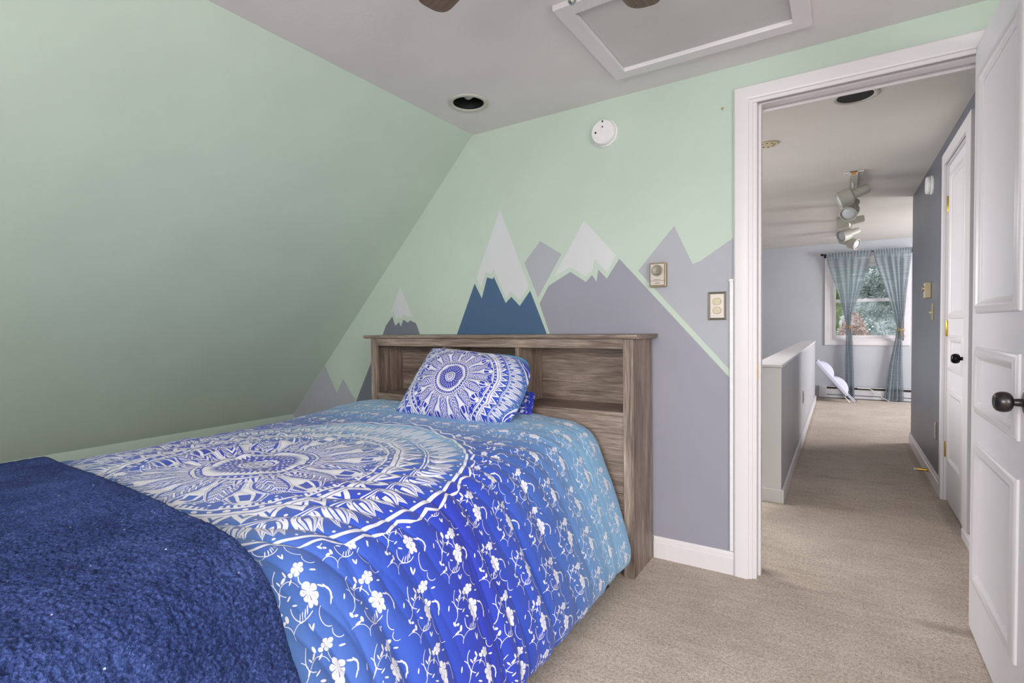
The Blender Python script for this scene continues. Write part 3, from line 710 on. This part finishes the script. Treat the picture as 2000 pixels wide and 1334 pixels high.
MB().box(-.727, -.704, YB-.0338, YB-.0335, 1.291, 1.2935).build('lettering', 'darkbrown', th)

def outlet(label, loc, fn, w=.077, h=.124, plate='beige', group=None):
    o = thing('power_outlet', label, 'outlet', loc, group)
    def F(a, b_, d): return fn(a, b_, d)
    MB().sweep((-w/2, w/2, -h/2, h/2), [(0, 0), (0, .004), (.003, .006), (.006, .004), (.010, .007), (.010, 0)], F).build('plate_rim', 'pewter', o, smooth=30)
    MB().prism([(-w/2+.009, -h/2+.009), (w/2-.009, -h/2+.009), (w/2-.009, h/2-.009), (-w/2+.009, h/2-.009)], F, 0, .0065).build('plate', plate, o, bevel=.001)
    for s in (-1, 1):
        c = s*.0195; pts = [(.0165*math.copysign(abs(math.cos(a))**.8, math.cos(a)), c+.0135*math.copysign(abs(math.sin(a))**.7, math.sin(a))) for a in np.linspace(0, 2*PI, 24, endpoint=False)]
        r_ = MB().prism(pts, F, .0065, .0085).build('receptacle', 'ivory', o, bevel=.0008)
        MB().prism([(a_*1.06, c+(b_-c)*1.07) for a_, b_ in pts], F, .0064, .0070).build('receptacle_gap', 'darkbrown', r_)
        MB().prism([(-.0095, c-.0045), (-.003, c-.0045), (-.003, c+.0045), (-.0095, c+.0045)], F, .0084, .0089).build('slot', 'pewter', r_)
        MB().prism([(.0015, c-.005), (.011, c-.005), (.011, c+.005), (.0015, c+.005)], F, .0084, .0089).build('slot', 'pewter', r_)
        MB().prism([(.003, c-.003), (.0105, c-.003), (.0105, c+.0035), (.003, c+.0035)], F, .0088, .0098).build('slot_cover', 'ivory', r_)
    MB().prism([(.0035*math.cos(a), .0035*math.sin(a)) for a in np.linspace(0, 2*PI, 12, endpoint=False)], F, .0065, .0085).build('screw', 'abrass', o)
    return o
outlet('ivory twin outlet in a framed metal plate by the bedroom doorway', (-.4605, YB, 1.12), lambda a, b_, d: (-.4605+a, YB-.0008-d, 1.180+b_))
outlet('slim outlet low on the slate hall wall', (XH, 4.38, .32), lambda a, b_, d: (XH-d, 4.38-a, .379+b_), .075, .115, 'beige')
outlet('small outlet low on the half wall', (-.30, 5.65, .33), lambda a, b_, d: (-.306+d, 5.65+a, .392+b_), .07, .114, 'beige')

t2 = thing('thermostat', 'small brass thermostat on the slate hall wall', 'thermostat', (XH, 4.71, 1.264))
MB().box(XH-.034, XH-.0005, 4.67, 4.745, 1.266, 1.378).build('housing', 'abrass', t2, bevel=.003)
MB().box(XH-.036, XH-.034, 4.675, 4.74, 1.272, 1.372).build('face_plate', 'beige', t2)
MB().lathe([(0, 0), (.02, 0), (.019, .012), (0, .012)], T(XH-.036, 4.7075, 1.335) @ R(-90, 'Y'), 24).build('dial', 'abrass', t2, smooth=40)
sw = thing('light_switch', 'brass light switch below the hall thermostat', 'switch', (XH, 4.58, 1.11))
MB().box(XH-.007, XH-.0005, 4.54, 4.615, 1.112, 1.226).build('plate', 'abrass', sw, bevel=.002)
MB().box(XH-.022, XH-.007, 4.572, 4.582, 1.155, 1.168).build('toggle', 'ivory', sw, bevel=.001)
ds = thing('door_stop', 'small brass door stop sticking out of the hall baseboard', 'door stop', (XH-.014, 4.58, .055))
MB().lathe([(0, 0), (.014, 0), (.014, .004), (.010, .006), (.008, .05), (.005, .068), (0, .068)], T(XH-.0143, 4.60, .056) @ R(-90, 'Y'), 14).build('post', 'brass', ds, smooth=40)
MB().lathe([(0, 0), (.008, 0), (.009, .004), (.009, .012), (0, .014)], T(XH-.0823, 4.60, .056) @ R(-90, 'Y'), 14).build('tip', 'plastic', ds, smooth=40)

def alarm(label, Mx, holes=True):
    o = thing('smoke_alarm', label, 'smoke alarm', Mx.translation)
    MB().lathe([(0, 0), (.066, 0), (.066, .008), (.062, .012), (0, .012)], Mx, 40).build('base_ring', 'plastic', o, smooth=40)
    MB().lathe([(0, .012), (.060, .012), (.061, .018), (.060, .032), (.055, .038), (0, .040)], Mx, 40).build('cover', 'plastic', o, smooth=40)
    if holes:
        for a, b_, r_ in ((.002, .048, .0045), (.002, .022, .004), (-.034, .000, .005)):
            MB().lathe([(0, .0), (r_, .0), (r_, .0012), (0, .0012)], Mx @ T(a, b_, .0385), 12).build('vent_hole', 'orb', o)
    return o
alarm('round white smoke alarm on the mint wall above the mural', T(-.979, YB, 2.038) @ R(90, 'X'))
alarm('round white smoke alarm high on the slate hall wall', T(XH, 4.66, 2.055) @ R(-90, 'Y'), False)
nl = thing('wall_screw', 'tiny screw in the mint wall left of the door casing', 'screw', (-.437, YB, 2.032))
MB().lathe([(0, 0), (.0035, 0), (.0055, .003), (.003, .005), (0, .005)], T(-.437, YB, 2.032) @ R(90, 'X'), 12).build('screw_head', 'abrass', nl, smooth=40)
cv = thing('cord_cover', 'narrow white cord cover strip running down beside the door casing', 'cord cover', (-.401, YB, .1))
MB().box(-.4085, -.393, YB-.012, YB-.0008, .104, 1.285).build('channel', 'plastic', cv, bevel=.002)
MB().box(-.4105, -.3925, YB-.014, YB-.0008, 1.285, 1.294).build('end_cap', 'plastic', cv, bevel=.001)

# ------------------------------------------------------------------ ceiling items
def can_light(x, y, z, label, deep=False):
    o = thing('recessed_light', label, 'ceiling light', (x, y, z), 'recessed can lights')
    Mx = T(x, y, z)
    n = 48; B = MB(); prof = [(.098, -.0005), (.098, -.004), (.092, -.007), (.080, -.006), (.0755, -.002), (.0755, -.0005)]
    v = []; f = []
    for r_, h in prof:
        for k in range(n): a = 2*PI*k/n; v.append((x+r_*math.cos(a), y+r_*math.sin(a), z+h))
    m_ = len(prof)
    for i in range(m_):
        for k in range(n): f.append((i*n+k, i*n+(k+1) % n, ((i+1) % m_)*n+(k+1) % n, ((i+1) % m_)*n+k))
    B.add(v, f).build('trim_ring', 'canring', o, smooth=40)
    # deep: open black can; else a flat black disc standing for the shaded inside
    if deep: MB().lathe([(.0756, .0), (.0756, .13), (0, .131), (0, .135), (.080, .135), (.080, .0105)], Mx, n, False).build('dark_inside', 'can', o, smooth=40)
    else: MB().lathe([(0, -.0007), (.0757, -.0007), (.0757, -.0017), (0, -.0017)], Mx, n).build('dark_inside', 'can', o)
    return o
cl = can_light(-1.546, 2.053, ZC, 'recessed ceiling light with dark inside near the mint wall corner', True)
MB().lathe([(0, .018), (.014, .021), (.025, .030), (.030, .044), (.026, .062), (.014, .085), (.013, .129), (0, .129)], T(CLX, CLY, ZC), 24).build('bulb', 'bulb', cl, smooth=60)
can_light(.052, 3.03, zc_h(3.03), 'recessed ceiling light just beyond the bedroom doorway')
dc = thing('ceiling_cover_disc', 'flat round cream cover disc on the hall ceiling left side', 'cover plate', (-.385, 3.533, 2.19))
MB().lathe([(0, 0), (.062, 0), (.062, -.004), (.058, -.007), (0, -.008)], T(-.385, 3.54, zc_h(3.54)-.0003), 32).build('disc', 'ivory', dc, smooth=30)
for k in range(8):
    a = k*PI/4; MB().lathe([(0, 0), (.006, 0), (.006, -.0008), (0, -.0008)], T(-.385+.038*math.cos(a), 3.54+.038*math.sin(a), zc_h(3.54)-.0083), 8).build('perforation', 'darkbrown', dc)

hat = thing('attic_hatch', 'white framed attic hatch in the bedroom ceiling', 'hatch', (-.47, 1.9, ZC))
def cz(a, b_, h): return (a, b_, ZC-.0004-h)
MB().sweep((-.841, -.094, 1.601, 2.203), [(0, 0), (0, .020), (.058, .020), (.058, 0)], cz).build('frame', 'white', hat, bevel=.0015)
MB().box(-.7815, -.1535, 1.6605, 2.1435, ZC-.0042, ZC-.0005).build('panel', 'panel', hat)

fan = thing('ceiling_fan', 'low ceiling fan with dark walnut blades, tips showing at the top edge', 'ceiling fan', (-.540, 1.032, ZC))
FX, FY = -.540, 1.032
MB().lathe([(0, 0), (.09, 0), (.10, -.02), (.11, -.05), (.115, -.085), (.10, -.125), (.06, -.145), (0, -.145)], T(FX, FY, ZC-.001), 36).build('motor_housing', 'orb', fan, smooth=40)
for k in range(5):
    a = math.radians(159.26-72*k); Mx = T(FX, FY, 2.088) @ Matrix.Rotation(a, 4, 'Z') @ R(7, 'X')
    L0, L1 = .14, .577; pts = [(L0, -.040), (L0+.1, -.050)]+[(L1-.055+.055*abs(math.cos(q))**.727, .0545*math.copysign(abs(math.sin(q))**.727, math.sin(q))) for q in np.linspace(-PI/2, PI/2, 21)]+[(L0+.1, .050), (L0, .040)]
    me = MB().prism(pts, lambda p, q, d: (p, q, d), 0, .006); o = me.build('fan_blade', 'blade'); o.parent = fan
    o.matrix_local = T(0, 0, 2.088-ZC) @ Matrix.Rotation(a, 4, 'Z') @ R(7, 'X')
    o2 = MB().prism([(.09, -.02), (.17, -.03), (.2, 0), (.17, .03), (.09, .02)], lambda p, q, d: (p, q, d), .006, .011).build('blade_arm', 'orb'); o2.parent = fan
    o2.matrix_local = T(0, 0, 2.088-ZC) @ Matrix.Rotation(a, 4, 'Z') @ R(7, 'X')
MB().tube([(-.528, 1.10, 2.06), (-.526, 1.10, 1.86)], .0012, 6).build('pull_chain', 'chrome', fan)
MB().lathe([(0, -.010), (.006, -.0085), (.010, -.003), (.010, .003), (.006, .0085), (0, .010)], T(-.526, 1.10, 1.850), 20).build('pull_ball', 'chrome', fan, smooth=60)

# track light
tl = thing('track_light', 'white ceiling track light with five angled spot heads in the hall', 'track light', (.07, 6.2, 2.2))
MB().box(.045, .100, 4.56, 8.0, 2.176, 2.2065).build('track', 'lamp', tl, bevel=.003)
MB().box(.012, .135, 4.56, 4.70, 2.196, 2.2055).build('canopy_plate', 'hallceil', tl, bevel=.002)
MB().box(.060, .086, 4.559, 4.56, 2.180, 2.200).build('sticker', 'label', tl)
def spot(y, z, aim, tw=0.):
    d = Vector(aim).normalized(); q = Vector((0, 0, 1)).rotation_difference(d).to_matrix().to_4x4()
    Mx = T(.072, y, z) @ q
    o = MB().lathe([(0, -.115), (.026, -.113), (.034, -.10), (.036, -.02), (.040, .0), (.060, .015), (.063, .03), (.064, .10), (.066, .105), (.060, .106), (.058, .085), (0, .08)], Mx, 28).build('spot_head', 'lamp', tl, smooth=40)
    MB().lathe([(0, .0805), (.057, .0805), (.05, .095), (.03, .102), (0, .104)], Mx, 24).build('bulb', 'bulb', o, smooth=50)
    MB().tube([(.072, y, 2.19), (.072, y, z+.02)], .009, 10).build('arm', 'lamp', o, smooth=40)
spot(4.80, 2.085, (-1, -.15, -.42)); spot(5.26, 2.068, (-.25, -.75, -.62)); spot(5.95, 2.07, (-1, .1, -.12)); spot(6.75, 2.07, (-.7, -.5, -.3)); spot(7.6, 2.08, (.7, -.4, -.3))

# ------------------------------------------------------------------ headboard
hb = thing('bookcase_headboard', 'grey brown wooden bookcase headboard against the mural wall', 'headboard', (-1.55, 2.27, 0))
HX0, HX1, HF, HBk = -2.354, -.748, 2.13, 2.386
def hbox(n, mt, *b_, bv=.0015): return MB().box(*b_).build(n, mt, hb, bevel=bv)
MB().prism([(2.104, 1.0595), (2.104, 1.052), (2.110, 1.043), (2.122, 1.041), (2.398, 1.041), (2.398, 1.0595)], lambda a, b_, d: (d, a, b_), -2.391, -.722).build('top_board', 'wood_x', hb, bevel=.002)
for x0, x1 in ((HX0, HX0+.018), (HX1-.018, HX1)): hbox('side_panel', 'wood_z', x0, x1, HF+.0185, HBk, .0, 1.0405)
hbox('stile', 'wood_z', HX0, HX0+.046, HF, HF+.018, 0, 1.0405); hbox('stile', 'wood_z', HX1-.046, HX1, HF, HF+.018, 0, 1.0405)
hbox('top_rail', 'wood_x', HX0+.0465, HX1-.0465, HF, HF+.018, .998, 1.0405)
hbox('back_panel', 'wood_x', HX0+.0185, HX1-.0185, HBk-.012, HBk, .05, 1.040)
hbox('shelf', 'wood_x', HX0+.0465, HX1-.0465, HF+.001, HBk-.0125, .703, .7225)
for x in (-1.345, -1.805): hbox('divider', 'wood_z', x, x+.019, HF+.004, HBk-.0125, .7228, .997)
hbox('lower_panel', 'wood_x', HX0+.0465, HX1-.0465, HF+.006, HF+.020, .365, .7025)
hbox('lower_panel', 'wood_x', HX0+.0465, HX1-.0465, HF+.006, HF+.020, .075, .3625)

# ------------------------------------------------------------------ bed
bf = thing('bed_frame', 'dark low metal bed frame hidden below the blue duvet', 'bed frame', (-1.55, 1.1, 0))
for x in (-2.28, -.86):
    MB().box(x, x+.04, .08, 2.10, .17, .21).build('side_rail', 'black', bf)
    for y in (.12, 1.98): MB().box(x, x+.04, y, y+.04, 0, .17).build('leg', 'black', bf)
for y in (.08, 1.05, 2.06): MB().box(-2.24, -.86, y, y+.035, .175, .205).build('slat', 'black', bf)
mt_ = thing('mattress', 'white mattress on the low bed frame below the blue duvet', 'mattress', (-1.55, 1.08, .212))
MB().box(-2.30, -.93, .07, 2.085, .212, .595).build('mattress_body', 'mattress', mt_, bevel=.05, seg=4)

CXZ = np.array([(-2.26, .16), (-2.34, .20), (-2.39, .36), (-2.40, .54), (-2.375, .615), (-2.32, .645), (-2.2, .656), (-1.9, .662), (-1.6, .664), (-1.3, .663), (-1.10, .660), (-1.0, .652),
    (-.935, .628), (-.895, .585), (-.868, .53), (-.838, .46), (-.808, .38), (-.780, .30), (-.757, .22), (-.745, .15), (-.752, .10), (-.79, .07), (-.84, .075), (-.88, .10)])
def catmull(P, n):
    out = []
    for i in range(len(P)-1):
        p0, p1, p2, p3 = P[max(i-1, 0)], P[i], P[i+1], P[min(i+2, len(P)-1)]
        for t_ in np.linspace(0, 1, 30, endpoint=False):
            out.append(.5*((2*p1)+(-p0+p2)*t_+(2*p0-5*p1+4*p2-p3)*t_**2+(-p0+3*p1-3*p2+p3)*t_**3))
    out.append(P[-1]); out = np.array(out)
    s = np.concatenate([[0], np.cumsum(np.linalg.norm(np.diff(out, axis=0), axis=1))])
    q = np.linspace(0, s[-1], n)
    x = np.interp(q, s, out[:, 0]); z = np.interp(q, s, out[:, 1])
    c0 = np.interp(-1.6, out[150:500, 0], s[150:500])
    return x, z, q-c0
def bed_surface(n, ys, smooth_only=False):
    """sections of the draped duvet: arc coordinate c (0 at the mandala centre line), along-bed y"""
    x, z, c = catmull(CXZ, n)
    Cc, Y = np.meshgrid(c, ys); Xx = np.repeat(x[None], len(ys), 0).copy(); Z = np.repeat(z[None], len(ys), 0).copy()
    top = sstep(.45, .62, Z)
    Z += top*.042*sstep(1.45, 2.0, Y)*(1-.55*sstep(.25, .75, Cc))            # plump near the headboard
    Z += top*.010*perlin(Cc*2.1+7, Y*2.1+3)
    side = sstep(.58, .98, Cc)
    P = np.stack([Xx, Y, Z], -1)
    du = np.gradient(P, axis=1); dv = np.gradient(P, axis=0); N = np.cross(dv, du); N /= np.maximum(np.linalg.norm(N, axis=-1, keepdims=True), 1e-9)
    if N[len(ys)//2, n//2, 2] < 0: N = -N
    head = 1-.72*sstep(1.25, 1.85, Y)
    # hanging pleats, slanting slightly to the foot as they fall; irregular spacing by warped phase
    warp = .085*perlin(Y*4.3+9, Cc*1.6+2)+.03*perlin(Y*9+1, Cc*2.2)+.16*(Cc-.6)**1.0*.9
    def ridge(p): return np.sqrt(np.abs(np.sin(PI*p))+.02)-.62
    ph1 = (Y-warp)/.145; ph2 = (Y-warp*1.3)/.081+.3+.6*perlin(Y*5, Cc*2)
    amp = (.35+1.7*np.abs(perlin(Y*2.6+4, Cc*1.1+5)))
    f = side*head*(.034*ridge(ph1)*amp+.012*ridge(ph2)*(.3+2*np.abs(perlin(Y*3+8, Cc*1.5)))) + side*.012*perlin(Y*4+1, Cc*2.2)
    # pulled creases over the right edge and lazy wrinkles across the top
    near = sstep(.25, .6, Cc)*(1-sstep(.7, 1.0, Cc))*sstep(2.0, 1.4, Y)
    f += near*.011*ridge((Y-.45*Cc-.03*perlin(Cc*5, Y*5))/.075)
    mid = (1-side)*sstep(-1.1, -.7, Cc)
    f += mid*(.0075*perlin(Cc*3.2+1.7*Y, Y*9+2*perlin(Cc*2, Y*2))+.0045*(np.abs(perlin(Cc*4.5+2.5*Y+3, Y*15-Cc*3))*2-.5))
    f += mid*np.exp(-((Cc+.25-.25*(Y-1.0))/.10)**2)*np.exp(-((Y-1.0)/.35)**2)*.010*np.sin((Cc+.3*Y)*55)
    return Cc, Y, P, N, (f if not smooth_only else f*.25)
ys = np.concatenate([np.linspace(-.12, .5, 60, endpoint=False), np.linspace(.5, 2.115, 520)])
Cc, Y, P, N, f = bed_surface(780, ys)
P = P+N*f[..., None]
hd = np.clip((Y-2.045)/.07, 0, 1); P[..., 2] -= .075*hd**2.2*sstep(.4, .6, P[..., 2]); P[..., 0] += np.where(Cc > 0, -1, 1)*.05*hd**2.5*sstep(.35, .9, np.abs(Cc))
P[..., 1] = np.where(Y > 2.05, 2.05+.065*np.sin(hd*PI/2), P[..., 1])
ft = np.clip(.02-Y, 0, 1); P[..., 2] = np.where(ft > 0, np.maximum(P[..., 2]-ft*1.8, np.minimum(P[..., 2], .30)), P[..., 2]); P[..., 1] = np.maximum(P[..., 1], .0-.02*ft)
P[..., 2] = np.maximum(P[..., 2], .05)
MCY = .96
duv = thing('duvet', 'blue duvet with white mandala and floral vine print spread over the bed', 'duvet', (-1.55, 1.05, .2))
d_o = grid_obj('duvet_cover', P, 'duvet', duv, uv=np.stack([Cc, Y-MCY], -1))

# navy throw across the foot
nb = 1350; yb = np.linspace(-.10, .60, 330)
Cb, Yb, Pb, Nb, fb = bed_surface(nb, yb, True)
edge = np.interp(Cb[0], [-1.2, -.9, -.5, 0, .45, .62, .8, 1.1, 1.5], [.66, .645, .62, .600, .585, .565, .56, .575, .60])
Yn = -.10+(Yb+.10)/.70*(edge[None]+.10)+.004*perlin(Cb*14, Yb*0+3)
xb, zb, cb = catmull(CXZ, nb)
Pb[..., 1] = Yn
tx = perlin(Cb*100+1.3*perlin(Cb*60, Yn*60), Yn*100+1.3*perlin(Cb*60+9, Yn*60+5))
tx2 = perlin(Cb*45+3, Yn*45+7)
big = perlin(Cb*4, Yn*4)
curl = .0030*(1-np.abs(tx)*3.4)+.0028*tx2+.006*big
rim = np.clip((edge[None]-Yn)/.022, 0, 1); rim = np.sqrt(np.clip(1-(1-rim)**2, 0, 1))
gain = .45+.55*sstep(-.3, .5, Cb)
Pb = Pb+Nb*((fb+.004+.022*rim+curl*rim*gain)[..., None])
ft = np.clip(.0-Yn, 0, 1); Pb[..., 2] = np.where(ft > 0, np.maximum(Pb[..., 2]-ft*1.6, .22), Pb[..., 2]); Pb[..., 1] = np.maximum(Pb[..., 1], -.035)
Pb[..., 2] = np.maximum(Pb[..., 2], .045)
keep = cb < 1.42; keep &= cb > -1.22
thr = thing('throw_blanket', 'navy blue sherpa throw folded across the foot of the bed', 'blanket', (-1.55, .3, .2))
grid_obj('fleece', Pb[:, keep], 'sherpa', thr)

# pillow
pw = thing('pillow', 'mandala print pillow leaning on the bookcase headboard', 'pillow', (-1.62, 1.98, .68))
BL, BR, TR, TL = (Vector(p) for p in ((-1.815, 1.80, .700), (-1.165, 1.815, .690), (-1.20, 2.09, .945), (-1.83, 2.085, .992)))
n1, n2 = 150, 110
U, V = np.meshgrid(np.linspace(-1, 1, n1), np.linspace(-1, 1, n2))
a = (U+1)/2; b2 = (V+1)/2
# edges bow inward between the ears
ua = U*(1-.045*(1-np.abs(U))*0) ; bow_u = 1-np.where(U > 0, -.02, .05)*(1-V**2); bow_v = 1-np.where(V > 0, .07, -.035)*(1-U**2)
rk = np.where(U > 0, np.where(V > 0, .17, .05), np.where(V > 0, .0, -.02))*np.abs(U*V)**3
au = (U*bow_u*(1-rk)+1)/2; bv = (V*bow_v*(1-rk)+1)/2
def bil(a_, b_):
    return sum(w_[..., None]*np.array(p)[None, None] for w_, p in (((1-a_)*(1-b_), BL), (a_*(1-b_), BR), (a_*b_, TR), ((1-a_)*b_, TL)))
Pc = bil(au, bv)
nn = np.array((BR-BL).cross(TL-BL).normalized()); nn = nn if nn[1] < 0 else -nn
thick = .105*np.clip((1-np.abs(U)**3.2), 0, 1)**.55*np.clip((1-np.abs(V)**2.6), 0, 1)**.55
wr = .010*perlin(U*3+V*2, V*5)+.007*perlin(U*7+4, V*6+3*perlin(U*2, V*2))
ed = np.clip((1-np.maximum(np.abs(U), np.abs(V)))*4, 0, 1)
crease = .016*np.exp(-((V+.72-.5*(U-.55))/.08)**2)*sstep(.35, .7, U)
front = Pc+nn*(thick+ (wr-crease)*ed)[..., None]
back = Pc-nn*(thick*.65)[..., None]; back[..., 2] += .018*sstep(.3, 1, V)*sstep(-.3, .5, U)
back[..., 1] = np.minimum(back[..., 1], 2.125)
uvp = np.stack([(V-.02)*-.5*.40+0*U, (U+.02)*.5*.66], -1)
fo = grid_obj('pillowcase_front', front, 'pillow', pw, uv=np.stack([(V+.20)*-.225, (U+.06)*.335], -1))
grid_obj('pillowcase_back', back, 'pillowback', pw, flip=True)
# open flap of the case at the right end
F0 = np.zeros((24, 30, 3)); fu, fv = np.meshgrid(np.linspace(0, 1, 30), np.linspace(0, 1, 24))
p0 = np.array((-1.255, 1.97, .700)); p1 = np.array((-1.195, 2.03, .695)); p2 = np.array((-1.205, 2.085, .785)); p3 = np.array((-1.25, 2.08, .80))
for i in range(24):
    for j in range(30):
        s_, t_ = fu[i, j], fv[i, j]; F0[i, j] = (1-s_)*(1-t_)*p0+s_*(1-t_)*p1+s_*t_*p2+(1-s_)*t_*p3+np.array((0, -.012*math.sin(PI*s_)*math.sin(PI*t_), 0))
grid_obj('pillowcase_flap', F0, 'pillow', pw, uv=np.stack([.43+(1-fv)*.2, .02+fu*.08], -1))

# ------------------------------------------------------------------ outdoors beyond the hall window
def tree(name, label, x, y, z0, h, rad, n, mat, seed, size, conifer=True):
    t_ = thing(name, label, 'tree', (x, y, z0), 'trees beyond the hall window')
    MB().tube([(x, y, z0), (x, y, z0+h*.95)], [.12, .02], 8).build('trunk', 'bark', t_, smooth=60)
    if conifer: MB().lathe([(0, .3)]+[(rad*(1-k)*.62, .3+k*h*.9) for k in (0, .2, .4, .6, .8)]+[(0, h*.95)], T(x, y, z0), 14).build('inner_boughs', mat, t_, smooth=60)
    else: MB().lathe([(0, .3)]+[(rad*.62*math.sin(PI*k), .3+k*h*.9) for k in (.1, .3, .5, .7, .9)]+[(0, h*.93)], T(x, y, z0), 14).build('inner_boughs', mat, t_, smooth=60)
    r_ = np.random.RandomState(seed); v = []; f = []
    for i in range(n):
        k = r_.rand(); ang = r_.rand()*2*PI
        if conifer: rr = rad*(1-k)**.9*(.45+.55*r_.rand()**.5)+.05
        else: rr = rad*math.sqrt(max(0, 1-(2*k-1)**2))*(.5+.5*r_.rand()**.5)
        cx, cy, cz_ = x+rr*math.cos(ang), y+rr*math.sin(ang), z0+.3+k*h*.97-(.25*rr if conifer else 0)
        s_ = size*(.6+.8*r_.rand()); e = r_.randn(3); e /= np.linalg.norm(e); g = np.cross(e, r_.randn(3)); g /= np.linalg.norm(g)
        if conifer: e = np.array((math.cos(ang), math.sin(ang), -.25+.3*r_.randn())); e /= np.linalg.norm(e); g = np.cross(e, r_.randn(3)); g /= np.linalg.norm(g)
        c_ = np.array((cx, cy, cz_)); w_ = .32 if conifer else .5
        k0 = len(v); v += [tuple(c_-e*s_), tuple(c_+g*s_*w_), tuple(c_+e*s_), tuple(c_-g*s_*w_)]; f.append((k0, k0+1, k0+2, k0+3))
    o = MB(); o.v = v; o.f = f
    me = bpy.data.meshes.new('foliage'); off = root_loc(t_); me.from_pydata([(a_-off.x, b_-off.y, c_-off.z) for a_, b_, c_ in v], [], f); me.materials.append(M[mat])
    fo_ = bpy.data.objects.new('foliage', me); C.objects.link(fo_); fo_.parent = t_; fo_['kind'] = 'stuff'
tree('spruce_tree', 'blue grey spruce filling the right of the hall window', .95, 14.2, -3.2, 8.0, 1.9, 60000, 'spruce', 3, .042)
tree('leafy_tree', 'yellow green leafy tree at the left of the hall window', .0, 17.5, -3.0, 6.2, 1.5, 26000, 'green', 4, .055, False)
tree('flowering_shrub', 'rosy pink shrub low in the hall window', .18, 11.2, -3.0, 4.1, .42, 8000, 'pink', 5, .03, False)
B = MB().box(-30, 30, 9.2, 60, -3.1, -3.0); tag(B.build('ground', 'grass'), 'lawn below the hall window', kind='structure')
